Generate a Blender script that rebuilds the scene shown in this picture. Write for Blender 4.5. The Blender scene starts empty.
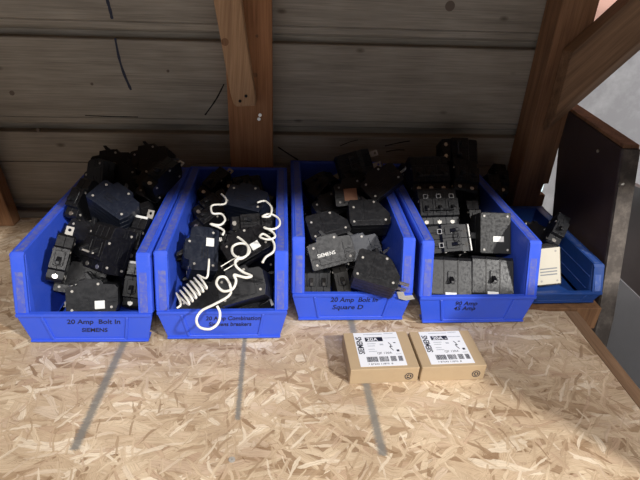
import bpy, bmesh, math, random
from mathutils import Vector, Matrix, Quaternion, Euler
C = bpy.context.scene.collection
SC = bpy.context.scene
random.seed(7)

# ------------------------------------------------------------------ camera
F = 506.27; CAMH = 0.5625
FW = Vector((0.07255955, 0.87045016, -0.48687948))
RT = Vector((0.9973547, -0.06120825, 0.03920659))
UP = Vector((-0.00432634, 0.48843634, 0.8725888))
cam = bpy.data.cameras.new('camera'); co = bpy.data.objects.new('camera', cam); C.objects.link(co)
cam.sensor_width = 36; cam.lens = F/640*36; cam.clip_start = .01
m3 = Matrix((RT, UP, -FW)).transposed()
co.matrix_world = Matrix.Translation((0, 0, CAMH)) @ m3.to_4x4()
SC.camera = co

def ray(px, py):
    return FW + RT*((px-320)/F) - UP*((py-240)/F)
def at(px, py, axis, val):
    d = ray(px, py); o = Vector((0, 0, CAMH))
    return o + d*((val-o[axis])/d[axis])

# ------------------------------------------------------------------ materials
def mat(name, col=(.5,.5,.5), rough=.5, metal=0, spec=.5):
    m = bpy.data.materials.new(name); m.use_nodes = True
    b = m.node_tree.nodes['Principled BSDF']
    b.inputs['Base Color'].default_value = (*col, 1)
    b.inputs['Roughness'].default_value = rough
    b.inputs['Metallic'].default_value = metal
    b.inputs['Specular IOR Level'].default_value = spec
    return m
class NT:
    def __init__(s, m): s.m = m; s.t = m.node_tree; s.b = s.t.nodes['Principled BSDF']
    def n(s, typ, **kw):
        nd = s.t.nodes.new(typ)
        for k, v in kw.items():
            if k.startswith('i_'):
                nd.inputs[k[2:].replace('_', ' ')].default_value = v
            else: setattr(nd, k, v)
        return nd
    def l(s, a, b): s.t.links.new(a, b)
    def coord(s): return s.n('ShaderNodeTexCoord').outputs['Object']
    def mapping(s, src, scale=(1,1,1), rot=(0,0,0), loc=(0,0,0)):
        mp = s.n('ShaderNodeMapping'); s.l(src, mp.inputs['Vector'])
        mp.inputs['Scale'].default_value = scale; mp.inputs['Rotation'].default_value = rot; mp.inputs['Location'].default_value = loc
        return mp.outputs['Vector']
    def noise(s, vec, scale=5, detail=3, rough=.5, dist=0):
        n = s.n('ShaderNodeTexNoise'); s.l(vec, n.inputs['Vector'])
        n.inputs['Scale'].default_value = scale; n.inputs['Detail'].default_value = detail
        n.inputs['Roughness'].default_value = rough; n.inputs['Distortion'].default_value = dist
        return n
    def ramp(s, fac, stops, interp='LINEAR'):
        r = s.n('ShaderNodeValToRGB'); s.l(fac, r.inputs['Fac']); cr = r.color_ramp; cr.interpolation = interp
        while len(cr.elements) < len(stops): cr.elements.new(.5)
        for e, (p, c) in zip(cr.elements, stops):
            e.position = p; e.color = (*c, 1) if len(c) == 3 else c
        return r.outputs['Color']
    def math(s, op, a, b=None, c=None):
        n = s.n('ShaderNodeMath', operation=op)
        for i, v in enumerate((a, b, c)):
            if v is None: continue
            if isinstance(v, (int, float)): n.inputs[i].default_value = v
            else: s.l(v, n.inputs[i])
        return n.outputs[0]
    def mix(s, fac, a, b, blend='MIX'):
        n = s.n('ShaderNodeMix', data_type='RGBA', blend_type=blend)
        for i, v in ((0, fac), (6, a), (7, b)):
            if isinstance(v, (int, float)): n.inputs[i].default_value = v
            elif isinstance(v, tuple): n.inputs[i].default_value = (*v, 1)
            else: s.l(v, n.inputs[i])
        return n.outputs[2]
    def bump(s, h, strength=.3, dist=.002):
        n = s.n('ShaderNodeBump'); s.l(h, n.inputs['Height'])
        n.inputs['Strength'].default_value = strength; n.inputs['Distance'].default_value = dist
        s.l(n.outputs['Normal'], s.b.inputs['Normal'])

def wood(name, c1, c2, c3, axis=0, rough=.75, knots=True, fine=1.0, rot=0):
    """board: grain runs along the given axis"""
    m = mat(name, rough=rough, spec=.25); t = NT(m)
    v = t.coord()
    if rot: v = t.mapping(v, rot=(0, rot, 0))
    sc = [60, 60, 60]; sc[axis] = 4
    s2 = [400*fine]*3; s2[axis] = 10
    n1 = t.noise(t.mapping(v, tuple(sc)), 1, 5, .6, .6)
    n2 = t.noise(t.mapping(v, tuple(s2)), 1, 3, .6)
    col = t.ramp(n1.outputs['Fac'], [(.25, c3), (.5, c2), (.75, c1)])
    fine_ = t.ramp(n2.outputs['Fac'], [(.3, (.62, .6, .58)), (.6, (1, 1, 1))])
    col = t.mix(.7, col, fine_, 'MULTIPLY')
    n3 = t.noise(v, 5, 3, .6)
    blot = t.ramp(n3.outputs['Fac'], [(.3, (.7, .68, .66)), (.65, (1.05, 1.05, 1.05))])
    col = t.mix(.6, col, blot, 'MULTIPLY')
    if knots:
        sk = [14, 14, 14]; sk[axis] = 7
        vo = t.n('ShaderNodeTexVoronoi'); t.l(t.mapping(v, tuple(sk), loc=(.3, .1, .4)), vo.inputs['Vector']); vo.inputs['Scale'].default_value = 1
        k = t.ramp(vo.outputs['Distance'], [(.03, (.25, .2, .16)), (.09, (1, 1, 1))])
        col = t.mix(.7, col, k, 'MULTIPLY')
    t.l(col, t.b.inputs['Base Color']); t.bump(n2.outputs['Fac'], .35, .001)
    return m

def osb():
    m = mat('strand_board', rough=.62, spec=.3); t = NT(m); v0 = t.coord()
    def warp(v, scale, amt, det=3):
        w_ = t.noise(v, scale, det, .6)
        a_ = t.n('ShaderNodeVectorMath', operation='MULTIPLY_ADD'); t.l(w_.outputs['Color'], a_.inputs[0])
        a_.inputs[1].default_value = (amt, amt, 0); t.l(v, a_.inputs[2]); return a_.outputs[0]
    v = warp(warp(v0, 9, .035, 2), 60, .006, 3)
    pal = [(0, (.30, .195, .115)), (.12, (.45, .325, .21)), (.28, (.62, .49, .345)), (.45, (.54, .41, .28)), (.62, (.70, .575, .415)), (.80, (.50, .355, .245)), (.94, (.78, .675, .53))]
    col = None; h = None
    L = [(8, 8, 30, .0, 1), (-18, 9, 42, .45, .9), (64, 11, 45, .72, .85), (-68, 13, 60, .72, .9), (22, 8, 36, .58, .9), (-5, 9, 50, .55, .9), (97, 18, 90, .80, .8),
         (-38, 12, 62, .66, .9), (12, 8, 46, .60, .85), (44, 18, 110, .80, .9), (-10, 14, 120, .74, .8), (76, 24, 190, .86, .8), (-52, 20, 170, .84, .8)]
    for i, (ang, sx, sy, thr, op) in enumerate(L):
        mp = t.mapping(v, (1, 1, 0), (0, 0, math.radians(ang)), (i*.37, i*.21, 0)); vec = t.mapping(mp, (sx*1.3, sy*1.45, 1))
        vo = t.n('ShaderNodeTexVoronoi', voronoi_dimensions='2D', feature='F1', distance='MINKOWSKI'); t.l(vec, vo.inputs['Vector'])
        vo.inputs['Scale'].default_value = 1; vo.inputs['Exponent'].default_value = 4.0; vo.inputs['Randomness'].default_value = 1
        sp = t.n('ShaderNodeSeparateColor'); t.l(vo.outputs['Color'], sp.inputs[0])
        c = t.ramp(sp.outputs[0], pal)
        gr = t.noise(t.mapping(mp, (22, 900, 1)), 1, 4, .65)
        g = t.ramp(gr.outputs['Fac'], [(.28, (.56, .51, .45)), (.5, (.98, .97, .96)), (.75, (1.2, 1.2, 1.2))])
        c = t.mix(.9, c, g, 'MULTIPLY')
        edge = t.ramp(vo.outputs['Distance'], [(.46, (1, 1, 1)), (.60, (.52, .44, .36))])
        c = t.mix(.7, c, edge, 'MULTIPLY')
        if thr == 0: col = c; h = sp.outputs[2]
        else:
            near = t.math('LESS_THAN', vo.outputs['Distance'], .54)
            msk = t.math('MULTIPLY', t.math('MULTIPLY', t.math('GREATER_THAN', sp.outputs[1], thr), near), op)
            col = t.mix(msk, col, c)
            if i in (4, 8): h = t.math('MAXIMUM', h, t.math('MULTIPLY', msk, sp.outputs[2]))
    # dark slivers between strands
    for k, (ang, a_, b_) in enumerate(((.3, 30, 330), (-.5, 38, 300), (1.1, 40, 300), (.02, 26, 380))):
        sp2 = t.noise(t.mapping(t.mapping(v, rot=(0, 0, ang), loc=(k*.3, 0, 0)), (a_, b_, 1)), 1, 3, .6)
        chips = t.ramp(sp2.outputs['Fac'], [(.27, (.42, .33, .25)), (.335, (1, 1, 1))])
        col = t.mix(.75, col, chips, 'MULTIPLY')
    speck = t.noise(v0, 420, 2, .5)
    col = t.mix(.6, col, t.ramp(speck.outputs['Fac'], [(.26, (.45, .4, .35)), (.33, (1, 1, 1))]), 'MULTIPLY')
    big = t.noise(v0, 7, 3, .6)
    bl = t.ramp(big.outputs['Fac'], [(.35, (.78, .75, .72)), (.62, (1.08, 1.08, 1.08))])
    col = t.mix(.85, col, bl, 'MULTIPLY')
    # sprayed grey layout strokes with feathered edges
    sx = t.n('ShaderNodeSeparateXYZ'); t.l(v0, sx.inputs[0])
    fz = t.noise(t.mapping(v0, (120, 520, 1)), 1, 4, .75)
    total = None
    for (x0, y0, x1, y1, w) in ((-.258, .70, -.266, .452, .0062), (-.064, .70, -.062, .495, .0038), (.125, .60, .131, .432, .0060)):
        slope = (x1-x0)/(y1-y0)
        xl = t.math('ADD', t.math('MULTIPLY', t.math('SUBTRACT', sx.outputs[1], y0), slope), x0)
        d = t.math('ABSOLUTE', t.math('SUBTRACT', sx.outputs[0], xl))
        d = t.math('ADD', d, t.math('MULTIPLY', t.math('SUBTRACT', fz.outputs['Fac'], .5), .013))
        s = t.n('ShaderNodeMapRange'); t.l(d, s.inputs[0]); s.inputs[1].default_value = w*.55; s.inputs[2].default_value = w*1.35; s.inputs[3].default_value = 1; s.inputs[4].default_value = 0
        yy = t.math('ADD', sx.outputs[1], t.math('MULTIPLY', fz.outputs['Fac'], .012))
        s = t.math('MULTIPLY', s.outputs[0], t.math('GREATER_THAN', yy, y1+.006))
        total = s if total is None else t.math('MAXIMUM', total, s)
    col = t.mix(t.math('MULTIPLY', total, .86), col, (.19, .185, .17))
    t.l(col, t.b.inputs['Base Color']); t.bump(h, .2, .0012)
    return m

def plastic(name, col, dust=.25, rough=.4, dustcol=(.3, .28, .26), scale=60):
    m = mat(name, col, rough, spec=.28 if 'bakelite' in name else .5); t = NT(m); v = t.coord()
    n = t.noise(v, scale, 5, .7)
    f = t.ramp(n.outputs['Fac'], [(.45, (0, 0, 0)), (.75, (1, 1, 1))])
    c = t.mix(t.math('MULTIPLY', f, dust), col, dustcol)
    t.l(c, t.b.inputs['Base Color'])
    r = t.math('MULTIPLY_ADD', f, .3, rough); t.l(r, t.b.inputs['Roughness'])
    return m

M = {}
M['osb'] = osb()
M['osb_edge'] = wood('board_edge', (.42, .28, .17), (.32, .2, .12), (.2, .12, .07), 1, knots=False)
M['plank'] = wood('weathered_plank', (.42, .38, .31), (.36, .325, .265), (.26, .235, .19), 0)
M['post'] = wood('pine_post', (.50, .245, .115), (.42, .20, .09), (.28, .125, .055), 2)
M['post2'] = wood('pine_post_dark', (.34, .185, .095), (.27, .14, .07), (.13, .07, .04), 2, knots=False)
M['brace'] = wood('pine_brace', (.56, .36, .20), (.48, .29, .155), (.33, .19, .10), 2, rot=-.1)
M['brace2'] = wood('pine_diagonal', (.34, .20, .11), (.26, .15, .08), (.14, .08, .045), 0, knots=False, rot=.85)
M['panel'] = plastic('dark_panel', (.045, .028, .025), .35, .55, (.13, .09, .08), 9)
M['panel_edge'] = plastic('worn_edge', (.07, .058, .05), .8, .8, (.22, .19, .165), 40)
M['blue'] = plastic('blue_plastic', (.035, .095, .66), .10, .38, (.12, .15, .40), 40)
M['blue_rim'] = plastic('blue_plastic_dusty', (.055, .09, .50), .85, .6, (.20, .20, .25), 130)
M['blue_dark'] = plastic('navy_plastic', (.010, .045, .20), .15, .42, (.06, .08, .15), 50)
M['blue_dark_rim'] = plastic('navy_plastic_dusty', (.025, .07, .28), .5, .45, (.2, .24, .34), 90)
M['black'] = plastic('black_bakelite', (.006, .006, .0075), .3, .32, (.026, .026, .029), 260)
M['black2'] = plastic('charcoal_bakelite', (.010, .0105, .0125), .35, .34, (.036, .036, .04), 220)
M['navy'] = plastic('navy_bakelite', (.009, .012, .022), .3, .32, (.028, .034, .05), 220)
M['grey'] = plastic('grey_bakelite', (.03, .028, .026), .4, .4, (.09, .085, .08), 60)
M['steel'] = mat('steel', (.62, .6, .56), .32, .9)
M['dull'] = plastic('dull_zinc', (.38, .36, .33), .4, .4, (.5, .47, .42), 200)
M['white'] = mat('white_sticker', (.72, .72, .70), .6)
M['cream'] = mat('cream_sticker', (.62, .58, .48), .6)
M['orange'] = mat('orange_sticker', (.42, .2, .11), .6)
M['print'] = mat('grey_print', (.25, .26, .27), .6)
M['printlight'] = mat('pale_print', (.3, .3, .3), .6)
M['ink'] = mat('black_ink', (.012, .012, .03), .5)
M['marker'] = mat('blue_black_marker', (.008, .012, .035), .6)
M['knot'] = mat('siding_knot', (.13, .10, .075), .8)
M['crack'] = mat('dark_crack', (.01, .008, .006), .9)
M['wire'] = mat('white_insulation', (.86, .85, .78), .4)
M['card'] = plastic('cardboard', (.44, .325, .20), .5, .75, (.39, .285, .175), 30)
M['label'] = mat('label_paper', (.78, .80, .86), .5)
M['label_ink'] = mat('label_ink', (.012, .014, .03), .5)
M['label_grey'] = mat('label_grey_ink', (.38, .41, .47), .6)

# ------------------------------------------------------------------ mesh helpers
def ob(name, bm, material, parent=None, bevel=0, seg=2, smooth=False):
    me = bpy.data.meshes.new(name)
    bmesh.ops.recalc_face_normals(bm, faces=bm.faces[:])
    bm.to_mesh(me); bm.free()
    o = bpy.data.objects.new(name, me); C.objects.link(o)
    if material is not None: me.materials.append(material)
    if parent is not None: o.parent = parent
    if smooth:
        for p in me.polygons: p.use_smooth = True
    if bevel:
        b = o.modifiers.new('bevel', 'BEVEL'); b.width = bevel; b.segments = seg; b.limit_method = 'ANGLE'; b.angle_limit = math.radians(35)
    return o
def bm_new(): return bmesh.new()
def box(bm, x0, x1, y0, y1, z0, z1):
    v = [bm.verts.new(p) for p in ((x0,y0,z0),(x1,y0,z0),(x1,y1,z0),(x0,y1,z0),(x0,y0,z1),(x1,y0,z1),(x1,y1,z1),(x0,y1,z1))]
    for f in ((0,3,2,1),(4,5,6,7),(0,1,5,4),(1,2,6,5),(2,3,7,6),(3,0,4,7)): bm.faces.new([v[i] for i in f])
def hexa(bm, P):
    v = [bm.verts.new(p) for p in P]
    for f in ((0,3,2,1),(4,5,6,7),(0,1,5,4),(1,2,6,5),(2,3,7,6),(3,0,4,7)): bm.faces.new([v[i] for i in f])
def prism(bm, prof, a, b, axis=0):
    """extrude a polygon (two other axes, in order) along axis from a to b"""
    def P(p, t):
        l = list(p); l.insert(axis, t); return l
    A = [bm.verts.new(P(p, a)) for p in prof]; B = [bm.verts.new(P(p, b)) for p in prof]
    bm.faces.new(A); bm.faces.new(B[::-1]); n = len(prof)
    for i in range(n): bm.faces.new((A[i], B[i], B[(i+1) % n], A[(i+1) % n]))
def cyl(bm, p0, p1, r, seg=14, r1=None):
    p0 = Vector(p0); p1 = Vector(p1); d = p1-p0
    mm = Matrix.Translation((p0+p1)/2) @ d.to_track_quat('Z', 'Y').to_matrix().to_4x4()
    bmesh.ops.create_cone(bm, cap_ends=True, segments=seg, radius1=r, radius2=r if r1 is None else r1, depth=d.length, matrix=mm)
def empty(name, loc=(0,0,0), rot=(0,0,0)):
    o = bpy.data.objects.new(name, None); C.objects.link(o); o.location = loc; o.rotation_euler = rot; o.empty_display_size = .02
    return o
def tag(o, label=None, cat=None, group=None, kind=None):
    if label: o['label'] = label
    if cat: o['category'] = cat
    if group: o['group'] = group
    if kind: o['kind'] = kind
    return o
def text(name, s, size, material, parent, loc, rot, extrude=.0002, align='LEFT', bold=0, sx=1.0, shear=0):
    cu = bpy.data.curves.new(name, 'FONT'); cu.body = s; cu.size = size; cu.extrude = extrude; cu.align_x = align; cu.offset = bold; cu.shear = shear
    cu.resolution_u = 3
    tmp = bpy.data.objects.new('t', cu); C.objects.link(tmp)
    bpy.context.view_layer.update()
    me = bpy.data.meshes.new_from_object(tmp.evaluated_get(bpy.context.evaluated_depsgraph_get()))
    bpy.data.objects.remove(tmp)
    o = bpy.data.objects.new(name, me); C.objects.link(o); me.materials.clear(); me.materials.append(material)
    o.parent = parent; o.location = loc; o.rotation_euler = rot; o.scale = (sx, 1, 1)
    return o
def spline(pts, n=8):
    """Catmull-Rom"""
    P = [pts[0]] + list(pts) + [pts[-1]]; out = []
    for i in range(1, len(P)-2):
        a, b, c, d = P[i-1:i+3]
        for k in range(n):
            t = k/n
            out.append(.5*((2*b)+(c-a)*t+(2*a-5*b+4*c-d)*t*t+(3*b-a-3*c+d)*t**3))
    out.append(P[-2]); return out
def tube(bm, pts, r, seg=10):
    rings = []; n = len(pts); ref = Vector((0, 0, 1)); prev = None
    for i, p in enumerate(pts):
        d = (pts[min(i+1, n-1)]-pts[max(i-1, 0)]).normalized()
        if prev is None: u = d.cross(ref); u = u.normalized() if u.length > .1 else d.cross(Vector((1,0,0))).normalized()
        else: u = (prev - d*prev.dot(d)).normalized()
        prev = u; w = d.cross(u)
        rings.append([bm.verts.new(p+(u*math.cos(2*math.pi*k/seg)+w*math.sin(2*math.pi*k/seg))*r) for k in range(seg)])
    for a, b in zip(rings, rings[1:]):
        for k in range(seg): bm.faces.new((a[k], a[(k+1) % seg], b[(k+1) % seg], b[k]))
    bm.faces.new(rings[0]); bm.faces.new(rings[-1][::-1])

# ------------------------------------------------------------------ the setting
WY = 1.11
# board wall with channel grooves
bm = bm_new()
prof = []
z = -.35
def plank_profile():
    pr = [(WY+.05, -.6), (WY, -.6)]
    for k in range(-3, 5):
        g0 = .017 + .194*k   # bottom ledge of the channel
        if g0 < -.6: continue
        pr += [(WY, g0-.002), (WY+.002, g0), (WY+.022, g0+.0015), (WY+.022, g0+.013), (WY+.012, g0+.016), (WY+.006, g0+.020), (WY+.004, g0+.031), (WY+.0055, g0+.033), (WY, g0+.035)]
        if k in (0,): pr += [(WY, .1415), (WY+.006, .1425), (WY, .1435)]
    pr += [(WY, 1.05), (WY+.05, 1.05)]
    return pr
prism(bm, plank_profile(), -1.6, .605, 0)
# boards fall slightly towards the right, as in the photograph
w = ob('wall_back', bm, M['plank']); tag(w, kind='structure')
w.matrix_world = Matrix.Translation((0, 0, 0)) @ Matrix.Rotation(math.radians(-.35), 4, 'Y')
def ribbon(name, pix, wpx, material, parent, y=WY-.0006, label=None):
    bm = bm_new(); P = [at(x, yy, 1, y) for x, yy in pix]
    P = spline(P, 4)
    rows = []
    for i, p in enumerate(P):
        d = (P[min(i+1, len(P)-1)]-P[max(i-1, 0)]).normalized(); nrm = Vector((-d.z, 0, d.x))
        ww = wpx*.0024*(.75+.5*random.random())/2
        rows.append([bm.verts.new(p+nrm*ww), bm.verts.new(p-nrm*ww), bm.verts.new(p-nrm*ww+Vector((0, .0012, 0))), bm.verts.new(p+nrm*ww+Vector((0, .0012, 0)))])
    for a, b in zip(rows, rows[1:]):
        for k in range(4): bm.faces.new((a[k], a[(k+1) % 4], b[(k+1) % 4], b[k]))
    bm.faces.new(rows[0]); bm.faces.new(rows[-1][::-1])
    o = ob(name, bm, material); o.parent = parent; o.matrix_parent_inverse = parent.matrix_world.inverted()
    return o
bpy.context.view_layer.update()
ribbon('marker_stroke', [(106,-4),(110,10),(112,19)], 2.6, M['marker'], w)
ribbon('marker_stroke', [(115,38),(119,58),(124,74),(131,90)], 2.0, M['marker'], w)
ribbon('crack', [(205,115),(213,104),(218,96),(224,84)], 1.3, M['crack'], w)
ribbon('crack', [(278,147),(287,153),(298,160)], 1.3, M['crack'], w)
ribbon('crack', [(85,115.5),(110,116.5),(138,117)], .7, M['crack'], w)
ribbon('crack', [(385,146),(398,143),(410,141)], .9, M['crack'], w)
ribbon('crack', [(386,152),(396,150),(405,150)], .8, M['crack'], w)
ribbon('crack', [(340,146),(350,142),(358,140)], .6, M['crack'], w)
# knots on the siding
for px, py, r in ((450,6,.010),(12,93,.005),(92,84,.003),(168,71,.003),(38,130,.004)):
    p = at(px, py, 1, WY); bm = bm_new(); cyl(bm, (p.x, WY-.0006, p.z), (p.x, WY+.001, p.z), r, 16)
    o = ob('knot', bm, M['knot']); o.parent = w; o.matrix_parent_inverse = w.matrix_world.inverted()

# work top of strand board
bm = bm_new()
prism(bm, [(-1.3, .12), (.5225, .12), (.5285, .736), (.5, .736), (.47, .742), (.43, .742), (.43, 1.108), (-1.3, 1.108)], -.018, 0, 2)
bench = ob('work_surface', bm, M['osb'], bevel=.0008, seg=1)
tag(bench, 'pale strand board bench top with three grey sprayed strokes, under the blue bins', 'bench top')
bm = bm_new(); prism(bm, [(.5227, .12), (.544, .12), (.5535, .734), (.5288, .736)], -.03, .0008, 2)
es = ob('edging_strip', bm, M['osb_edge'], bevel=.001, seg=1)
tag(es, 'thin brown wooden strip along the right edge of the strand board bench top', 'wood strip')
bm = bm_new(); box(bm, .432, .608, .7445, 1.108, -.05, -.001)
lb = ob('support_beam', bm, M['post2'], bevel=.001, seg=1)
tag(lb, 'dark wooden beam carrying the small navy bin at the back right corner of the bench', 'beam')
bm = bm_new(); box(bm, -1.6, 2.6, -1.5, 2.2, -.92, -.9)
m = plastic('concrete_floor', (.22, .22, .225), .5, .6, (.32, .32, .33), 6)
tag(ob('floor', bm, m), kind='structure')
# legs and rail so the bench stands
for x in (-.9, .40):
    bm = bm_new(); box(bm, x-.04, x+.04, .75, .83, -.9, -.0185)
    tag(ob('bench_leg_post', bm, M['post2']), 'square wooden post carrying the bench top from below at %s end' % ('its left' if x < 0 else 'its right'), 'post')

# centre post
p0 = at(231, 160, 1, 1.068); p1 = at(273, 160, 1, 1.068)
bm = bm_new(); box(bm, -.1165, -.0235, 1.068, 1.1085, .001, 1.0)
po = ob('wall_stud', bm, M['post'], bevel=.002)
tag(po, 'flat reddish pine stud standing against the board wall behind the second bin', 'wooden post')
def screwhead(name, p, n, r, material, parent=None):
    bm = bm_new(); p = Vector(p); n = Vector(n).normalized()
    cyl(bm, p-n*.006, p+n*.0012, r, 14)
    # cross slot as two raised-out notches kept inside the head's mesh
    q = n.to_track_quat('Z', 'Y')
    for a in (0, math.pi/2):
        d = q @ Vector((math.cos(a), math.sin(a), 0)); e = q @ Vector((-math.sin(a), math.cos(a), 0))
        hexa(bm, [p+n*.0011+d*r*.7*s+e*r*.14*t2+n*h for h in (0, .0004) for s, t2 in ((-1,-1),(1,-1),(1,1),(-1,1))])
    return ob(name, bm, material, parent)
for px, py in ((260,115), (259,119)):
    screwhead('screw', at(px, py, 1, 1.068), (0,-1,0), .0035, M['steel'], po)
# slanting brace nailed on the stud
a, b = at(231.5,105,1,1.03), at(256,106,1,1.03); c_, d_ = at(213,0,1,1.03), at(242,0,1,1.03)
up = .35
a2 = a + (c_-a)*(1+up); b2 = b + (d_-b)*(1+up)
mid = at(247.5,48,1,1.03)
bm = bm_new(); prism(bm, [(a.x+.004, a.z+.002), (a.x+.010, a.z-.004), (b.x, b.z), (b.x-.001, b.z+.02), (mid.x, mid.z), (b2.x-.002, b2.z), (a2.x, a2.z), (a.x-.001, a.z+.02)], 1.03, 1.0675, 1)
br = ob('slanted_brace', bm, M['brace'], bevel=.003)
tag(br, 'light pine brace board slanting up over the middle stud', 'wooden brace')
for px, py in ((240,101), (246,96)):
    screwhead('nail', at(px, py, 1, 1.03), (0,-1,0), .003, M['crack'], br)
for px, py, r in ((225,42,.007),):
    p = at(px, py, 1, 1.03); bm = bm_new(); cyl(bm, (p.x, 1.0294, p.z), (p.x, 1.035, p.z), r, 16); ob('knot', bm, M['post2'], br)
for px, py, r in ((255,75,.005),(257,36,.003)):
    p = at(px, py, 1, 1.068); bm = bm_new(); cyl(bm, (p.x, 1.0674, p.z), (p.x, 1.072, p.z), r, 16); ob('knot', bm, M['post2'], po)

# right post and diagonal
bm = bm_new(); _zt, _zb, _xl = at(545,184,1,1.04).z, at(545,195,1,1.04).z, at(541,190,1,1.04).x
prism(bm, [(.533, .001), (.606, .001), (.606, _zb), (_xl, _zb), (_xl+.004, _zt), (.606, _zt), (.606, 1.0), (.533, 1.0)], 1.04, 1.1085, 1)  # lower right notch cut so the glowing pane shows through
pr = ob('corner_post', bm, M['post2'], bevel=.002)
tag(pr, 'thick brown corner post at the right end of the board wall', 'wooden post')
dirv = Vector((.66, 0, .75)); nv = Vector((.75, 0, -.66)); P0 = Vector((.587, 0, .456))
lo, hi = -.335, .30
def dp(s, w_, y): q = P0 + dirv*s + nv*w_; return Vector((q.x, y, q.z))
bm = bm_new(); CX = .556
def cutp(w_, y):
    t_ = (CX-P0.x-nv.x*w_)/dirv.x; return dp(t_, w_, y)
W5 = ((0, 1.0), (.082, 1.0), (.108, 1.02), (.108, 1.038), (0, 1.038))
A = [cutp(a_, y) for a_, y in W5]; B = [dp(hi, a_, y) for a_, y in W5]
va = [bm.verts.new(p) for p in A]; vb = [bm.verts.new(p) for p in B]
bm.faces.new(va); bm.faces.new(vb[::-1])
for i in range(5): bm.faces.new((va[i], va[(i+1) % 5], vb[(i+1) % 5], vb[i]))
dg = ob('diagonal_brace', bm, M['brace2'], bevel=.002)
tag(dg, 'wide brown diagonal brace rising to the upper right from the corner post', 'wooden brace')
# dark partition board
pan = empty('partition_board', (.614, .86, -.03))
def loc(P, e): return P - Vector(e.location)
_g0, _g1 = at(559, 146, 0, .614), at(555.5, 186, 0, .614); _sl = (_g1.y-_g0.y)/(_g1.z-_g0.z)
poly = [(.846, .281), (_g0.y+_sl*(.296-_g0.z), .296), (_g0.y+_sl*(-.02-_g0.z), -.02), (_g0.y+_sl*(-.02-_g0.z), -.9), (.60, -.9), (.755, -.03)]
bm = bm_new(); prism(bm, [(y-.86+.004, z_+.03) for y, z_ in poly], 0, .03, 0)
ob('board', bm, M['panel'], pan, bevel=.002)
bm = bm_new()
hexa(bm, [(-.0005, .846-.86-.004, .281+.03), (.0305, .846-.86-.004, .311), (.0305, .846-.86+.0035, .311), (-.0005, .846-.86+.0035, .311),
          (-.0005, .596-.86, -.87), (.0305, .596-.86, -.87), (.0305, .603-.86, -.87), (-.0005, .603-.86, -.87)])
bm.free(); bm = bm_new()
prism(bm, [(-.018, .3115), (-.0105, .312), (-.1015, .0), (-.2565, -.87), (-.264, -.87), (-.109, 0)], -.0005, .0305, 0)
ob('worn_edge', bm, M['panel_edge'], pan)
bm = bm_new()
_yb = poly[1][0]-.86
prism(bm, [(-.014, .3125), (_yb, .3275), (_yb, .3335), (-.012, .3185)], 0, .03, 0)
print('PANEL', poly)
o = ob('top_strip', bm, M['post2'], pan)
for px, py in ((598,151), (620,184)):
    p = at(px, py, 0, .6135); screwhead('screw', p-Vector(pan.location), (-1, 0, 0), .0035, M['steel'], pan)
tag(pan, 'dark brown upright partition board with worn grey front edge, right of the bench', 'partition board')
# far surfaces on the right
bm = bm_new(); box(bm, .50, 2.6, 1.62, 1.64, -.9, .42)
mg = plastic('grey_sheet', (.33, .325, .34), .9, .28, (.6, .6, .62), 5)
tag(ob('wall_far', bm, mg), kind='structure')
bm = bm_new(); box(bm, .50, 2.6, 1.63, 1.66, .42, 1.3)
tag(ob('wall_far_upper', bm, plastic('pink_sheet', (.62, .36, .29), .2, .6, (.5, .3, .25), 8)), kind='structure')
bm = bm_new(); box(bm, .797, .82, .39, 1.30, -.9, -.075)
tag(ob('wall_right_lower', bm, plastic('grey_lower_sheet', (.42, .42, .44), .4, .5, (.3, .3, .31), 5)), kind='structure')
bm = bm_new(); prism(bm, [(.39, -.0745), (1.30, -.0745), (1.30, .10), (.95, .145), (.39, .145)], .80, .82, 0)
tag(ob('wall_right', bm, plastic('brown_sheet', (.13, .105, .10), .5, .35, (.22, .2, .2), 4)), kind='structure')
# bright chink between post and partition: a pane of daylight with a glowing pane under it standing in for a pale blue card
bm = bm_new(); box(bm, .60, .72, 1.30, 1.305, .0, .26)
md = mat('daylight', (1, 1, 1)); nb = md.node_tree.nodes['Principled BSDF']
nb.inputs['Emission Color'].default_value = (1, .93, .80, 1); nb.inputs['Emission Strength'].default_value = .85
wd = ob('window_1', bm, md); tag(wd, kind='structure')
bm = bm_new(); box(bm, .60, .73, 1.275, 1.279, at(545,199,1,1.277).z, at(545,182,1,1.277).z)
md = mat('card_glow', (1, 1, 1)); nb = md.node_tree.nodes['Principled BSDF']
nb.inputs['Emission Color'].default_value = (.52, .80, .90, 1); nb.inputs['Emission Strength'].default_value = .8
tag(ob('card_glow_pane', bm, md), kind='structure')
# left leaning board
q0, q1 = at(-3,186,1,1.06), at(19,243,1,1.06)
dd = (q1-q0).normalized(); q0 = q0-dd*.4; nn = Vector((dd.z, 0, -dd.x))
bm = bm_new(); prism(bm, [(q0.x, q0.z), (q1.x, .002), (q1.x+nn.x*.07, .002), (q0.x+nn.x*.07, q0.z+nn.z*.07)], 1.06, 1.095, 1)
lbd = ob('leaning_board', bm, M['post2'], bevel=.002)
tag(lbd, 'brown board leaning against the wall at the left edge, behind the first bin', 'board')
# unseen shelf added above; its front edge throws the straight shade on the bins
bm = bm_new(); box(bm, -2.4, 1.10, .142, 1.025, .76, .785)
tag(ob('shade_shelf', bm, M['osb_edge']), 'unseen wooden shelf board added above the bins to shade them', 'shelf')
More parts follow.
